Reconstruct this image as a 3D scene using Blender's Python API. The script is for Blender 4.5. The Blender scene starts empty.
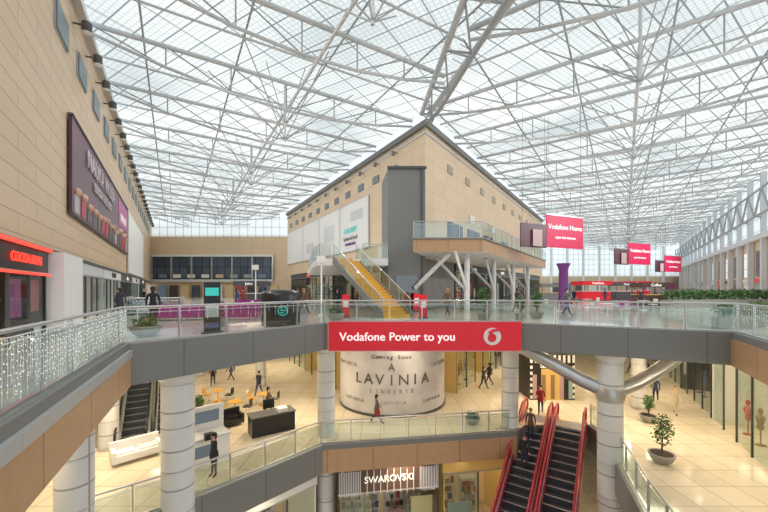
import bpy, math, random
from mathutils import Vector, Matrix
from mathutils.geometry import tessellate_polygon
random.seed(7)
scene=bpy.context.scene
scene.view_settings.view_transform='Standard'
scene.view_settings.exposure=.2
L0,L1,L2,EYE=0.0,5.8,11.6,13.25
# ---------------------------------------------------------------- materials
MATS={}
def mat(name,col,rough=.5,metal=0,emit=0,ecol=None):
    if name in MATS: return MATS[name]
    m=bpy.data.materials.new(name); m.use_nodes=True
    b=m.node_tree.nodes['Principled BSDF']
    b.inputs['Base Color'].default_value=(*col,1); b.inputs['Roughness'].default_value=rough
    b.inputs['Metallic'].default_value=metal
    if emit:
        b.inputs['Emission Color'].default_value=(*(ecol or col),1); b.inputs['Emission Strength'].default_value=emit
    MATS[name]=m; return m
def brickmat(name,c1,c2,mortar,w,h,ms,rough=.5,emit=0,offset=0,rot=0,metal=0,noise=0):
    m=mat(name,c1,rough,metal); nt=m.node_tree; b=nt.nodes['Principled BSDF']
    tc=nt.nodes.new('ShaderNodeUVMap'); mp=nt.nodes.new('ShaderNodeMapping'); mp.inputs['Rotation'].default_value[2]=rot
    br=nt.nodes.new('ShaderNodeTexBrick'); br.offset=offset
    br.inputs['Color1'].default_value=(*c1,1); br.inputs['Color2'].default_value=(*c2,1); br.inputs['Mortar'].default_value=(*mortar,1)
    br.inputs['Scale'].default_value=1; br.inputs['Mortar Size'].default_value=ms; br.inputs['Mortar Smooth'].default_value=0
    br.inputs['Brick Width'].default_value=w; br.inputs['Row Height'].default_value=h
    nt.links.new(tc.outputs[0],mp.inputs[0]); nt.links.new(mp.outputs[0],br.inputs[0])
    out=br.outputs['Color']
    if noise:
        nz=nt.nodes.new('ShaderNodeTexNoise'); nz.inputs['Scale'].default_value=noise; nz.inputs['Detail'].default_value=4
        nt.links.new(mp.outputs[0],nz.inputs['Vector'])
        rp=nt.nodes.new('ShaderNodeValToRGB'); rp.color_ramp.elements[0].color=(.85,.85,.85,1); rp.color_ramp.elements[1].color=(1.1,1.1,1.1,1)
        nt.links.new(nz.outputs[0],rp.inputs[0])
        mx=nt.nodes.new('ShaderNodeMix'); mx.data_type='RGBA'; mx.blend_type='MULTIPLY'; mx.inputs[0].default_value=1
        nt.links.new(out,mx.inputs[6]); nt.links.new(rp.outputs[0],mx.inputs[7]); out=mx.outputs[2]
    nt.links.new(out,b.inputs['Base Color'])
    if emit:
        nt.links.new(out,b.inputs['Emission Color']); b.inputs['Emission Strength'].default_value=emit
    return m
def glassmat(name,tint,refl=.1,rough=.02):
    m=bpy.data.materials.new(name); m.use_nodes=True; nt=m.node_tree; nt.nodes.clear()
    o=nt.nodes.new('ShaderNodeOutputMaterial'); mx=nt.nodes.new('ShaderNodeMixShader')
    t=nt.nodes.new('ShaderNodeBsdfTransparent'); t.inputs[0].default_value=(*tint,1)
    g=nt.nodes.new('ShaderNodeBsdfGlossy'); g.inputs['Roughness'].default_value=rough
    mx.inputs[0].default_value=refl
    nt.links.new(t.outputs[0],mx.inputs[1]); nt.links.new(g.outputs[0],mx.inputs[2]); nt.links.new(mx.outputs[0],o.inputs[0])
    MATS[name]=m; return m
def roofmat(name,rot):
    m=bpy.data.materials.new(name); m.use_nodes=True; nt=m.node_tree; nt.nodes.clear()
    o=nt.nodes.new('ShaderNodeOutputMaterial'); e=nt.nodes.new('ShaderNodeEmission')
    tc=nt.nodes.new('ShaderNodeUVMap'); mp=nt.nodes.new('ShaderNodeMapping'); mp.inputs['Rotation'].default_value[2]=rot
    nt.links.new(tc.outputs[0],mp.inputs[0])
    def br(w,h,ms,c1,c2,mo,sm=0):
        b=nt.nodes.new('ShaderNodeTexBrick'); b.offset=0
        b.inputs['Color1'].default_value=(*c1,1); b.inputs['Color2'].default_value=(*c2,1); b.inputs['Mortar'].default_value=(*mo,1)
        b.inputs['Scale'].default_value=1; b.inputs['Mortar Size'].default_value=ms; b.inputs['Mortar Smooth'].default_value=sm
        b.inputs['Brick Width'].default_value=w; b.inputs['Row Height'].default_value=h
        nt.links.new(mp.outputs[0],b.inputs[0]); return b
    a=br(2.45,1.2,.045,(.84,.87,.87),(.93,.95,.945),(.38,.41,.42))
    f=br(.3,.3,.04,(1,1,1),(.96,.97,.97),(.76,.79,.79),.3)
    nz=nt.nodes.new('ShaderNodeTexNoise'); nz.inputs['Scale'].default_value=.09; nt.links.new(mp.outputs[0],nz.inputs['Vector'])
    rp=nt.nodes.new('ShaderNodeValToRGB'); rp.color_ramp.elements[0].position=.35; rp.color_ramp.elements[0].color=(.74,.78,.79,1); rp.color_ramp.elements[1].position=.62; rp.color_ramp.elements[1].color=(1.08,1.08,1.07,1)
    nt.links.new(nz.outputs[0],rp.inputs[0])
    m1=nt.nodes.new('ShaderNodeMix'); m1.data_type='RGBA'; m1.blend_type='MULTIPLY'; m1.inputs[0].default_value=1
    m2=nt.nodes.new('ShaderNodeMix'); m2.data_type='RGBA'; m2.blend_type='MULTIPLY'; m2.inputs[0].default_value=1
    nt.links.new(a.outputs[0],m1.inputs[6]); nt.links.new(f.outputs[0],m1.inputs[7])
    nt.links.new(m1.outputs[2],m2.inputs[6]); nt.links.new(rp.outputs[0],m2.inputs[7])
    nt.links.new(m2.outputs[2],e.inputs[0]); e.inputs[1].default_value=1.08  # daylight through the panes is put in as emission
    nt.links.new(e.outputs[0],o.inputs[0]); MATS[name]=m; return m
TAN=brickmat('tan_panels',(.66,.50,.34),(.61,.46,.31),(.36,.27,.18),3.2,.62,.018,.45,offset=.5)
TANB=brickmat('beige_panels',(.76,.59,.41),(.71,.55,.38),(.52,.40,.28),2.4,1.25,.015,.5)
WOOD=brickmat('wood_fascia',(.52,.33,.19),(.46,.28,.15),(.26,.16,.09),2.2,3,.02,.4,noise=3)
GREY=brickmat('grey_fascia',(.21,.215,.21),(.195,.20,.195),(.12,.12,.12),2.5,4,.02,.35)
TILE=brickmat('floor_tile_light',(.72,.68,.61),(.67,.63,.56),(.5,.45,.38),.9,.9,.012,.12,noise=.4)
TILEW=brickmat('floor_tile_warm',(.78,.70,.55),(.70,.62,.47),(.50,.42,.31),1.2,1.2,.02,.10,noise=.3)
CEIL=brickmat('ceiling_panels',(.72,.71,.69),(.68,.67,.65),(.4,.39,.37),1.2,1.2,.02,.7)
COLM=brickmat('column_cladding',(.72,.73,.73),(.68,.69,.69),(.35,.35,.35),9,1.3,.03,.3)
ROOFL=roofmat('roof_glass_glow_a',math.radians(31)); ROOFR=roofmat('roof_glass_glow_b',math.radians(-34.4))
GLASS=glassmat('clear_glass',(.88,.95,.935),.12); GLASSD=glassmat('dark_glass',(.30,.36,.40),.22)
STEEL=mat('steel',(.55,.56,.57),.28,.7); PAINT=mat('truss_paint',(.36,.38,.39),.5); PAINTW=mat('truss_white',(.56,.58,.59),.45)
DGREY=mat('dark_grey',(.08,.085,.09),.5); MGREY=mat('mid_grey',(.20,.205,.20),.5); WHITE=mat('white_paint',(.82,.82,.81),.4)
BLACK=mat('black',(.015,.015,.018),.35); RED=mat('red_sign',(.72,.018,.035),.4,emit=.1); REDE=mat('red_glow',(.9,.05,.03),.4,emit=1.2)
TXT=mat('white_letters',(.95,.95,.95),.4,emit=.4); PINK=mat('magenta_banner',(.70,.012,.10),.45,emit=.1); PURP=mat('purple',(.16,.04,.22),.5)
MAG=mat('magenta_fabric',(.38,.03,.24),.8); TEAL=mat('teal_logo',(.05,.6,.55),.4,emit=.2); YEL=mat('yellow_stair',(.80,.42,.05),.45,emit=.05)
BLUEG=mat('vent_bluegrey',(.17,.22,.25),.4); VENT2=mat('vent_beige',(.42,.36,.28),.5); WARMC=mat('shop_ceiling_light',(1,.85,.6),.5,emit=2.6,ecol=(1,.80,.50)); COOLC=mat('shop_ceiling_cool',(1,1,1),.5,emit=2.0,ecol=(1,.95,.88))
WARMW=mat('shop_wall_glow',(.74,.58,.36),.6,emit=.10,ecol=(1,.68,.35)); DARKW=mat('shop_wall_dark',(.06,.05,.05),.6); LAMP=mat('downlight',(1,1,1),.5,emit=10,ecol=(1,.88,.66))  # warm shop walls get a faint glow in place of interior light
MAROON=mat('maroon_panel',(.36,.02,.04),.3,emit=.03); STEP=mat('escalator_step',(.08,.085,.10),.4,.5); LGREY=mat('light_grey_panel',(.62,.64,.66),.5)
GREEN=mat('leaf_green',(.05,.13,.035),.6); GREEN2=mat('leaf_green_light',(.12,.23,.07),.6); SOIL=mat('soil',(.05,.03,.02),.9); BARK=mat('bark',(.15,.09,.05),.9)
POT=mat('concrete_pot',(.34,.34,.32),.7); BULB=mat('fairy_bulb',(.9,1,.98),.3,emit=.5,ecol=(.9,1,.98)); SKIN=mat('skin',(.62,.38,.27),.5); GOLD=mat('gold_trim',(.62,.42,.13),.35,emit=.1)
GLAZ=brickmat('glazing_daylight',(.68,.76,.80),(.74,.81,.84),(.22,.24,.25),1.6,1.6,.05,.3,emit=.6)
BLUEW=brickmat('blue_glazing',(.05,.08,.12),(.10,.14,.19),(.02,.02,.03),1.5,2.2,.06,.15)
items=[mat('goods_%d'%i,c,.6) for i,c in enumerate([(.5,.1,.08),(.1,.13,.3),(.7,.65,.55),(.1,.1,.1),(.55,.36,.14),(.3,.42,.38),(.45,.3,.32),(.8,.77,.72),(.3,.18,.1)])]
ads=[mat('poster_%d'%i,c,.5,emit=.06) for i,c in enumerate([(.45,.06,.07),(.72,.69,.64),(.16,.22,.30),(.09,.085,.09),(.58,.44,.25),(.55,.40,.40),(.26,.34,.32),(.42,.10,.28),(.35,.28,.2),(.5,.48,.45)])]
# ---------------------------------------------------------------- mesh builder
class B:
    def __init__(s): s.v=[];s.f=[];s.m=[];s.sm=[];s.ms=[]
    def mi(s,m):
        if m not in s.ms: s.ms.append(m)
        return s.ms.index(m)
    def add(s,vs,fs,m,smooth=False):
        o=len(s.v); s.v+= [tuple(v) for v in vs]; i=s.mi(m)
        for f in fs: s.f.append([o+k for k in f]); s.m.append(i); s.sm.append(smooth)
    def prism(s,pts,z0,z1,m,mt=None,mb=None,caps=True):
        pts=[tuple(p[:2]) for p in pts]
        a=sum(pts[i][0]*pts[(i+1)%len(pts)][1]-pts[(i+1)%len(pts)][0]*pts[i][1] for i in range(len(pts)))
        if a<0: pts=pts[::-1]
        n=len(pts); vs=[(x,y,z0) for x,y in pts]+[(x,y,z1) for x,y in pts]
        s.add(vs,[[i,(i+1)%n,n+(i+1)%n,n+i] for i in range(n)],m)
        if caps:
            s.add(vs,[list(range(n,2*n))],mt or m); s.add(vs,[list(range(n))[::-1]],mb or m)
    def wall(s,p,q,z0,z1,th,m,off=0):
        p=Vector(p[:2]);q=Vector(q[:2]);d=(q-p).normalized();n=Vector((-d.y,d.x))
        a=off-th/2;b=off+th/2
        s.prism([p+n*a,q+n*a,q+n*b,p+n*b],z0,z1,m)
    def box(s,c,sz,m,rot=0):
        x,y,z=c;a,b,h=sz;cs,sn=math.cos(rot),math.sin(rot)
        s.prism([(x+i*a/2*cs-j*b/2*sn,y+i*a/2*sn+j*b/2*cs) for i,j in((-1,-1),(1,-1),(1,1),(-1,1))],z,z+h,m)
    def hexa(s,p,m):
        s.add(p,[[0,3,2,1],[4,5,6,7],[0,1,5,4],[1,2,6,5],[2,3,7,6],[3,0,4,7]],m)
    def tube(s,p,q,r,m,n=6,r2=None):
        p=Vector(p);q=Vector(q);d=q-p
        if d.length<1e-5:return
        d.normalize();u=d.cross(Vector((0,0,1)) if abs(d.z)<.95 else Vector((1,0,0))).normalized();w=d.cross(u);r2=r if r2 is None else r2
        vs=[p+(u*math.cos(2*math.pi*i/n)+w*math.sin(2*math.pi*i/n))*r for i in range(n)]+[q+(u*math.cos(2*math.pi*i/n)+w*math.sin(2*math.pi*i/n))*r2 for i in range(n)]
        s.add(vs,[[i,n+i,n+(i+1)%n,(i+1)%n] for i in range(n)],m,n>6); s.add(vs,[list(range(n)),list(range(n,2*n))[::-1]],m)
    def lathe(s,c,prof,m,n=24,smooth=True):
        x,y,z=c;vs=[];k=len(prof)
        for r,h in prof:
            for i in range(n): vs.append((x+r*math.cos(2*math.pi*i/n),y+r*math.sin(2*math.pi*i/n),z+h))
        s.add(vs,[[j*n+i,j*n+(i+1)%n,(j+1)*n+(i+1)%n,(j+1)*n+i] for j in range(k-1) for i in range(n)],m,smooth)
        s.add(vs,[list(range(n))[::-1],list(range((k-1)*n,k*n))],m)
    def sphere(s,c,r,m,sc=(1,1,1),n=10):
        prof=[(math.sin(math.pi*j/8)*r+1e-4,-math.cos(math.pi*j/8)*r) for j in range(9)]
        vs=[]
        for rr,h in prof:
            for i in range(n): vs.append((c[0]+rr*math.cos(2*math.pi*i/n)*sc[0],c[1]+rr*math.sin(2*math.pi*i/n)*sc[1],c[2]+h*sc[2]))
        s.add(vs,[[j*n+i,j*n+(i+1)%n,(j+1)*n+(i+1)%n,(j+1)*n+i] for j in range(8) for i in range(n)],m,True)
    def poly(s,outer,holes,z,m,up=True):
        loops=[[Vector((x,y,z)) for x,y in outer]]+[[Vector((x,y,z)) for x,y in h] for h in holes]
        tris=tessellate_polygon(loops); flat=[v for l in loops for v in l]; fs=[]
        for t in tris:
            a,b,c=[flat[i] for i in t]; nz=(b-a).cross(c-a).z
            fs.append(list(t) if (nz>0)==up else list(t)[::-1])
        s.add(flat,fs,m)
    def leaves(s,c,r,n,size,ms,sc=(1,1,1)):
        for i in range(n):
            d=Vector((random.gauss(0,1),random.gauss(0,1),random.gauss(0,1))).normalized()*r*random.uniform(.35,1)
            p=Vector(c)+Vector((d.x*sc[0],d.y*sc[1],d.z*sc[2]))
            a=Vector((random.gauss(0,1),random.gauss(0,1),random.gauss(0,1))).normalized();b=a.cross(Vector((random.gauss(0,1),random.gauss(0,1),random.gauss(0,1)))).normalized()
            a*=size;b*=size*.45
            s.add([p-a,p+b,p+a,p-b],[[0,1,2,3]],random.choice(ms))
    def done(s,name,parent=None):
        me=bpy.data.meshes.new(name); me.from_pydata(s.v,[],s.f)
        for m in s.ms: me.materials.append(m)
        me.polygons.foreach_set('material_index',s.m); me.polygons.foreach_set('use_smooth',s.sm)
        uv=me.uv_layers.new(name='UVMap')
        for p in me.polygons:
            n=p.normal
            if abs(n.z)>.7: t=None
            else:
                t=Vector((-n.y,n.x,0)).normalized()
            for li in p.loop_indices:
                co=me.vertices[me.loops[li].vertex_index].co
                uv.data[li].uv=(co.x,co.y) if t is None else (co.dot(t),co.z)
        ob=bpy.data.objects.new(name,me); scene.collection.objects.link(ob)
        if parent: ob.parent=parent
        return ob
def text(parent,s,size,loc,n,m,name='lettering',align='CENTER',ext=.02,spacing=1.0):
    cu=bpy.data.curves.new(name,'FONT'); cu.body=s; cu.size=size; cu.align_x=align; cu.align_y='CENTER'; cu.extrude=ext; cu.space_character=spacing
    cu.materials.append(m); ob=bpy.data.objects.new(name,cu); scene.collection.objects.link(ob)
    ob.location=loc; ob.rotation_euler=(math.pi/2,0,math.atan2(n[0],-n[1])); ob.parent=parent; return ob
D1=Vector((-.514,.857));N1=Vector((.857,.514));D2=Vector((.565,.825));N2=Vector((.825,-.565))
def LW(Y,o=0): return Vector((-4.6-.6*Y+.857*o,Y+.514*o))
def BL(Y,o=0): return Vector((3.3-.6*(Y-28)-.857*o,Y-.514*o))
def BR(Y,o=0): return Vector((3.3+.685*(Y-28)+.825*o,Y-.565*o))
def RW(Y,o=0): return Vector((47+.685*(Y-43)-.825*o,Y+.565*o))
C=Vector((3.3,28))
TOP=26.3; RZ=27.6
def inside(pt,poly):
    r=False;j=len(poly)-1
    for i in range(len(poly)):
        if (poly[i][1]>pt[1])!=(poly[j][1]>pt[1]) and pt[0]<(poly[j][0]-poly[i][0])*(pt[1]-poly[i][1])/(poly[j][1]-poly[i][1])+poly[i][0]: r=not r
        j=i
    return r
# ---------------------------------------------------------------- floors
outer=[(-1.6,-5),(14.1,-5),(93,110),(-70.6,110)]
void2=[(-2.6,-.35),(-4.66,4.25),(-7.63,10.3),(-2.78,16.5),(6.41,16.5),(13.15,13.1),(5.2,-.35)]
hole2=[(-15.5,20.6),(-12.7,22.2),(-15.8,27.5),(-18.6,25.9)]
void1=[(-4,1),(-7.2,6),(-9.3,10.3),(-6.85,12.35),(-2.96,16.7),(6.9,18.3),(7.73,19.2),(11.3,19.2),(11.2,18.0),(8.7,11.7),(5.0,1)]
out1=[(-5.6,-5),(34,-5),(93,110),(-74,110)]
def slab(outer,holes,z,th,mf,mc):
    b=B(); b.poly(outer,holes,z,mf,True); b.poly(outer,holes,z-th,mc,False)
    for h in holes:
        for i in range(len(h)):
            p,q=h[i],h[(i+1)%len(h)]
            b.add([(p[0],p[1],z),(q[0],q[1],z),(q[0],q[1],z-th),(p[0],p[1],z-th)],[[0,1,2,3]],GREY)
    return b
b=slab(outer,[void2,hole2],L2,1.2,TILE,CEIL)
for x in range(-24,30,2):
    for y in range(2,44,3):
        if inside((x,y),void2) or inside((x,y),hole2): continue
        b.lathe((x,y,L2-1.24),[(.12,0),(.14,.04)],LAMP,8)
b.done('floor')
b=slab(out1,[void1],L1,1.3,TILEW,CEIL)
for x in range(-20,24,3):
    for y in range(3,30,3):
        if inside((x,y),void1): continue
        b.lathe((x,y,L1-1.34),[(.12,0),(.14,.04)],LAMP,8)
b.done('floor')
b=B(); b.prism([(-80,-8),(100,-8),(100,112),(-80,112)],-.3,0,TILEW); b.done('floor')
def fascia(pts,z0,z1,m,name,off=-.06):
    b=B()
    for p,q in zip(pts[:-1],pts[1:]): b.wall(p,q,z0,z1,.12,m,off)
    return b.done(name)
LBAND=mat('fascia_band',(.42,.43,.43),.35)
fascia(void2[0:3],L2-1.2,L2-.36,WOOD,'trim_1',off=-.1)
fascia(void2[0:3],L2-.36,L2-.14,LBAND,'trim_2',off=-.14); fascia(void2[0:3],L2-.14,L2+.05,MGREY,'trim_2',off=-.06)
fascia(void2[2:4],L2-1.2,L2+.02,GREY,'trim_3')
fascia(void2[3:5],L2-1.2,L2+.02,GREY,'trim_4')
fascia(void2[4:6],L2-1.2,L2+.02,GREY,'trim_5')
fascia(void2[5:7],L2-1.2,L2-.2,WOOD,'trim_6',off=-.1)
fascia(void2[5:7],L2-.2,L2+.05,MGREY,'trim_7')
fascia(void1[1:5],L1-1.3,L1+.02,GREY,'trim_8')
fascia(void1[4:6],L1-1.3,L1-.2,WOOD,'trim_9'); fascia(void1[4:6],L1-.2,L1+.05,MGREY,'trim_10')
fascia(void1[7:11],L1-1.3,L1+.02,GREY,'trim_11')
# ---------------------------------------------------------------- walls
b=B(); b.prism([LW(-6),LW(72),LW(72,-.5),LW(-6,-.5)],L2+3.1,TOP,TAN)
b.prism([LW(-6,.12),LW(72,.12),LW(72,-.5),LW(-6,-.5)],L2+2.95,L2+3.1,DGREY)
b.prism([LW(-6,-.1),LW(72,-.1),LW(72,-.5),LW(-6,-.5)],TOP,RZ,GLAZ)
b.prism([LW(-6,.35),LW(72,.35),LW(72),LW(-6)],TOP-.1,TOP+.25,STEEL)
b.prism([LW(-6,-4.2),LW(72,-4.2),LW(72,-4.5),LW(-6,-4.5)],0,L2+3.1,WARMW)
wl=b.done('wall_left')
b=B()
for i in range(26):
    Y=9+i*2.3; p=LW(Y); q=LW(Y,.5)
    b.tube((*p,EYE+12.1),(*q,EYE+12.15),.04,DGREY); b.lathe((q.x,q.y,EYE+11.85),[(.13,0),(.2,.1),(.2,.42),(.08,.5)],DGREY,10); b.lathe((q.x,q.y,EYE+11.8),[(.16,0),(.17,.05)],WHITE,10)
b.done('wall_floodlights')
b=B()
for i in range(18):
    Y=10.3+i*3.1; b.wall(LW(Y,.06),LW(Y+1.5,.06),EYE+10.1,EYE+11.2,.1,BLUEG); b.wall(LW(Y-.06,.03),LW(Y+1.56,.03),EYE+10.04,EYE+11.26,.05,STEEL)
b.done('vent_panels')
BB=brickmat('billboard_print',(.085,.04,.06),(.17,.05,.09),(.07,.03,.05),2.6,1.3,0,.4,noise=.5)
b=B(); b.wall(LW(15,.12),LW(33,.12),EYE+3.3,EYE+7.5,.12,BB)
for a,c in((3.24,3.32),(7.48,7.56)): b.wall(LW(14.9,.14),LW(33.1,.14),EYE+a,EYE+c,.2,DGREY)
RB=mat('poster_red',(.45,.05,.08),.5); GB=mat('poster_grey',(.45,.40,.42),.5)
for i in range(15):
    Y=15.3+i*1.17; zc=EYE+3.4; hh=random.uniform(.6,1.2); m_=random.choice([RB,GB,ads[7],ads[5],ads[3]])
    b.wall(LW(Y,.19),LW(Y+.75,.19),zc,zc+hh,.03,m_); q=LW(Y+.37,.2); b.sphere((q.x,q.y,zc+hh+.16),.18,SKIN,(1,1,1.1),8)
b.wall(LW(27.6,.19),LW(32.6,.19),EYE+5.2,EYE+7.2,.03,ads[7]); b.wall(LW(28.4,.22),LW(31.6,.22),EYE+5.6,EYE+6.2,.03,ads[1])
o=b.done('billboard')
BT=mat('billboard_text',(.62,.54,.58),.5)
p=LW(21.3,.26); text(o,'NAUKA VKUSA',1.3,(p.x,p.y,EYE+6.5),N1,BT,spacing=1.05)
text(o,'SEASON SALE -50%',.7,(p.x,p.y,EYE+5.5),N1,BT)
b=B(); b.wall(LW(34,.12),LW(50,.12),EYE+1.6,EYE+7.5,.12,WHITE); b.wall(LW(33.9,.1),LW(50.1,.1),EYE+1.5,EYE+7.6,.08,STEEL); b.done('wall_sign_panel')
# far left wall
b=B(); b.wall((-49,70),(-15,70),L2,EYE+10.5,.6,TANB); b.wall((-48,69.5),(-22,69.5),EYE+1.9,EYE+6.4,.3,BLUEW); b.wall((-48,69.3),(-22,69.3),EYE+6.4,EYE+6.8,.5,WHITE)
b.wall((-48,69.3),(-22,69.3),EYE+1.4,EYE+1.9,.5,LGREY)
for i in range(12): b.box((-46+i*2.2,69.2,L2),(1.6,.2,2.4),random.choice([BLUEW,DARKW,ads[1],ads[2],ads[4],ads[0]]))
for x in range(-46,-21,4): b.box((x,69.2,EYE+1.9),(.25,.4,4.6),STEEL)
for i in range(9): b.box((-46.5+i*2.8,69.15,EYE+2.2),(1.5,.1,.7),random.choice([ads[1],ads[4],ads[2],ads[6]]))
b.wall((-49,70),(-15,70),EYE+10.5,RZ+.3,.3,GLAZ)
b.done('wall_back')
# right glazed wall
b=B(); b.prism([RW(-5),RW(110),RW(110,-.5),RW(-5,-.5)],EYE+6.5,RZ,GLAZ); b.prism([RW(-5),RW(110),RW(110,-.5),RW(-5,-.5)],L2,EYE+6.5,TANB)
for i in range(24):
    Y=2+i*4.5; p=RW(Y,.4); b.box((p.x,p.y,L2),(.5,.5,RZ-L2),LGREY,math.radians(-34))
    b.wall(RW(Y+.8,.1),RW(Y+3.4,.1),L2+3.3,L2+6.6,.1,BLUEW if i%2 else GLAZ)
    b.wall(RW(Y+.8,.1),RW(Y+3.6,.1),L2+.05,L2+2.4,.1,[ads[1],BLUEW,ads[4],ads[0],ads[6]][i%5]); b.wall(RW(Y+.8,.2),RW(Y+3.6,.2),L2+2.5,L2+3.0,.1,[DGREY,RED,WHITE,MGREY][i%4])
    q0=RW(Y,1.2);q1=RW(Y+2.25,1.2);q2=RW(Y+4.5,1.2)
    b.tube((*q0,RZ-5.5),(*q1,RZ-2.5),.11,PAINT,6); b.tube((*q1,RZ-2.5),(*q2,RZ-5.5),.11,PAINT,6)
    b.tube((*q0,RZ-5.5),(*q2,RZ-5.5),.16,PAINT,6); b.tube((*q0,RZ-2.5),(*q2,RZ-2.5),.14,PAINT,6); b.tube((*RW(Y,.4),RZ-5.5),(*q0,RZ-5.5),.08,PAINT,6)
b.prism([RW(-5,.7),RW(110,.7),RW(110),RW(-5)],EYE+6.2,EYE+6.9,LGREY)
b.done('wall_right')
b=B(); b.wall((30,109.5),(94,109.5),L2,EYE+4,.4,TANB); b.wall((30,109.5),(94,109.5),EYE+4,RZ,.3,GLAZ)
for x in range(32,92,5): b.box((x,109,L2),(.7,.4,15),WHITE)
for x in range(33,90,4): b.box((x,109,L2),(2.6,.3,3.5),random.choice(ads))
b.done('wall_back')
b=B()
for z0,z1 in((0,L1-1.3),(L1,L2-1.2)): b.wall((-60,62),(70,62),z0,z1,.4,WARMW)
b.done('wall_back')
# ---------------------------------------------------------------- centre building
E1=BL(62);E2=BR(68)
b=B(); b.prism([C,E2,(5,75),E1],L2+4.1,TOP,TANB)
for off,z0,z1,m in((.3,TOP-.1,TOP+.35,MGREY),(.12,TOP-.6,TOP-.45,LGREY)):
    b.prism([C-Vector((0,off*1.8)),BR(68,off),(5,75),BL(62,off)],z0,z1,m)
b.prism([C+Vector((0,.1)),BR(33,-.1),BL(33,-.1)],L2,L2+4.1,MGREY)
for i in range(11):
    Y=31.5+i*2.8; b.wall(BL(Y,.05),BL(Y+1.0,.05),EYE+10.5,EYE+11.2,.1,BLUEG)
    q=BL(Y,.45); b.lathe((q.x,q.y,EYE+11.9),[(.11,0),(.16,.1),(.16,.36),(.08,.42)],MGREY,8); b.tube((*BL(Y,0),EYE+12.2),(*q,EYE+12.3),.04,DGREY)
for i in range(9):
    Y=31.5+i*3.6; b.wall(BR(Y,.05),BR(Y+.9,.05),EYE+10.5,EYE+11.2,.1,VENT2)
for Y in(31.5,35.5,39.5,45): b.wall(BR(Y,.06),BR(Y+2.8,.06),EYE+3.5,EYE+6.1,.1,BLUEW)
for Y in(36,42): b.wall(BR(Y,.07),BR(Y+1.1,.07),EYE+6.8,EYE+7.6,.06,WHITE)
b.done('wall_center')
b=B(); b.prism([(.3,26.9),(3.15,26.9),(3.3,27.9),(2.9,28.3),(-.2,30.8)],L2,EYE+9.3,MGREY)
b.box((1.75,26.85,L2+.1),(1.7,.1,2.6),GLASSD); b.box((2.9,26.8,L2),(.12,.1,EYE+9.3-L2),DGREY); b.box((1.75,26.82,EYE+9.2),(3.0,.2,.2),DGREY)
b.done('elevator_shaft')
b=B(); b.wall(BL(36,.12),BL(61.5,.12),EYE+4.3,EYE+9.6,.12,WHITE); b.wall(BL(35.9,.08),BL(61.7,.08),EYE+4.2,EYE+9.7,.1,STEEL)
for Y in(42,48,54): b.wall(BL(Y,.2),BL(Y+.1,.2),EYE+4.3,EYE+9.6,.02,STEEL)
for Y,z,w_,h_ in((37,7.6,2.5,1.0),(43.5,6.0,3,2.0),(50,5.2,2.6,1.4)): b.wall(BL(Y,.2),BL(Y+w_,.2),EYE+z,EYE+z+h_,.02,LGREY)
o=b.done('wall_poster'); n=(-N1.x,-N1.y)
q=BL(39.5,.25); text(o,'GALLERY',.8,(q.x,q.y,EYE+6.6),n,TEAL); text(o,'fashion & food',.6,(q.x,q.y,EYE+5.7),n,MGREY); text(o,'restaurants',.6,(q.x,q.y,EYE+5.1),n,PURP)
b=B(); LZ=L2+3.9
b.prism([(-4.9,26.0),(.3,26.0),(.2,26.8),(-.4,30.9),BL(34,.02),BL(45,.02),BL(45,3),(-5.8,28.5)],LZ-.5,LZ,WHITE); b.done('landing_slab')
BZ=EYE+3.5
b=B(); b.prism([(2.0,24),(6.8,24),(20.0,43.3),BR(43.3,.02),C+Vector((.05,-.1))],BZ-.95,BZ,WOOD,TILE,CEIL); b.prism([(1.95,23.9),(6.9,23.9),(20.1,43.3),BR(43.3,.02),C+Vector((.05,-.1))],BZ-.08,BZ+.02,MGREY)
b.done('balcony_slab')
b=B()
for (px,py) in((6.0,25.3),(9.6,30.6),(13.3,36),(17,41.4)):
    b.lathe((px,py,L2),[(.2,0),(.2,BZ-.95-L2)],LGREY,16)
    d=D2*-2.4; b.tube((px,py,L2+1.5),(px+d.x*.9,py+d.y*.9,BZ-1.0),.11,LGREY,8)
    b.tube((px,py,L2+1.5),(px+N2.x*-2.6,py+N2.y*-2.6,BZ-1.0),.11,LGREY,8)
b.tube((2.3,26,L2+1.7),(4.6,24.5,BZ-1.0),.16,LGREY,8)
b.done('brace_columns')
# ---------------------------------------------------------------- railing
def rail(pts,z,name='glass_railing',gap=1.5,hm=STEEL,h=1.1):
    b=B()
    for p,q in zip(pts[:-1],pts[1:]):
        p=Vector(p);q=Vector(q);L=(q-p).length;n=max(1,round(L/gap));d=(q-p)/n
        for i in range(n+1):
            c=p+d*i; b.wall(c-d.normalized()*.025,c+d.normalized()*.025,z,z+h-.02,.07,hm)
        for i in range(n):
            a=p+d*i+d.normalized()*.06;c=p+d*(i+1)-d.normalized()*.06
            b.wall(a,c,z+.1,z+h-.12,.016,GLASS)
        b.tube((*p,z+h),(*q,z+h),.035,hm,8); b.tube((*p,z+h-.17),(*q,z+h-.17),.014,hm,6); b.wall(p,q,z+.0,z+.07,.08,hm)
    return b.done(name)
def ins(pts,d):
    out=[];n=len(pts)
    for i in range(n):
        ds=[]
        if i>0: ds.append((Vector(pts[i])-Vector(pts[i-1])).normalized())
        if i<n-1: ds.append((Vector(pts[i+1])-Vector(pts[i])).normalized())
        t=sum(ds,Vector((0,0))).normalized(); out.append(Vector(pts[i])+Vector((-t.y,t.x))*d)
    return out
r2=ins(void2,.12)
rail(r2[0:3],L2,gap=1.3)
for k in(2,3,4,5): rail(r2[k:k+2],L2)
rail([hole2[3],hole2[0]],L2);rail([hole2[0],hole2[1]],L2);rail([hole2[1],hole2[2]],L2)
r1=ins(void1,.12); rail(r1[1:6],L1); rail(r1[7:11],L1)
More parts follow.
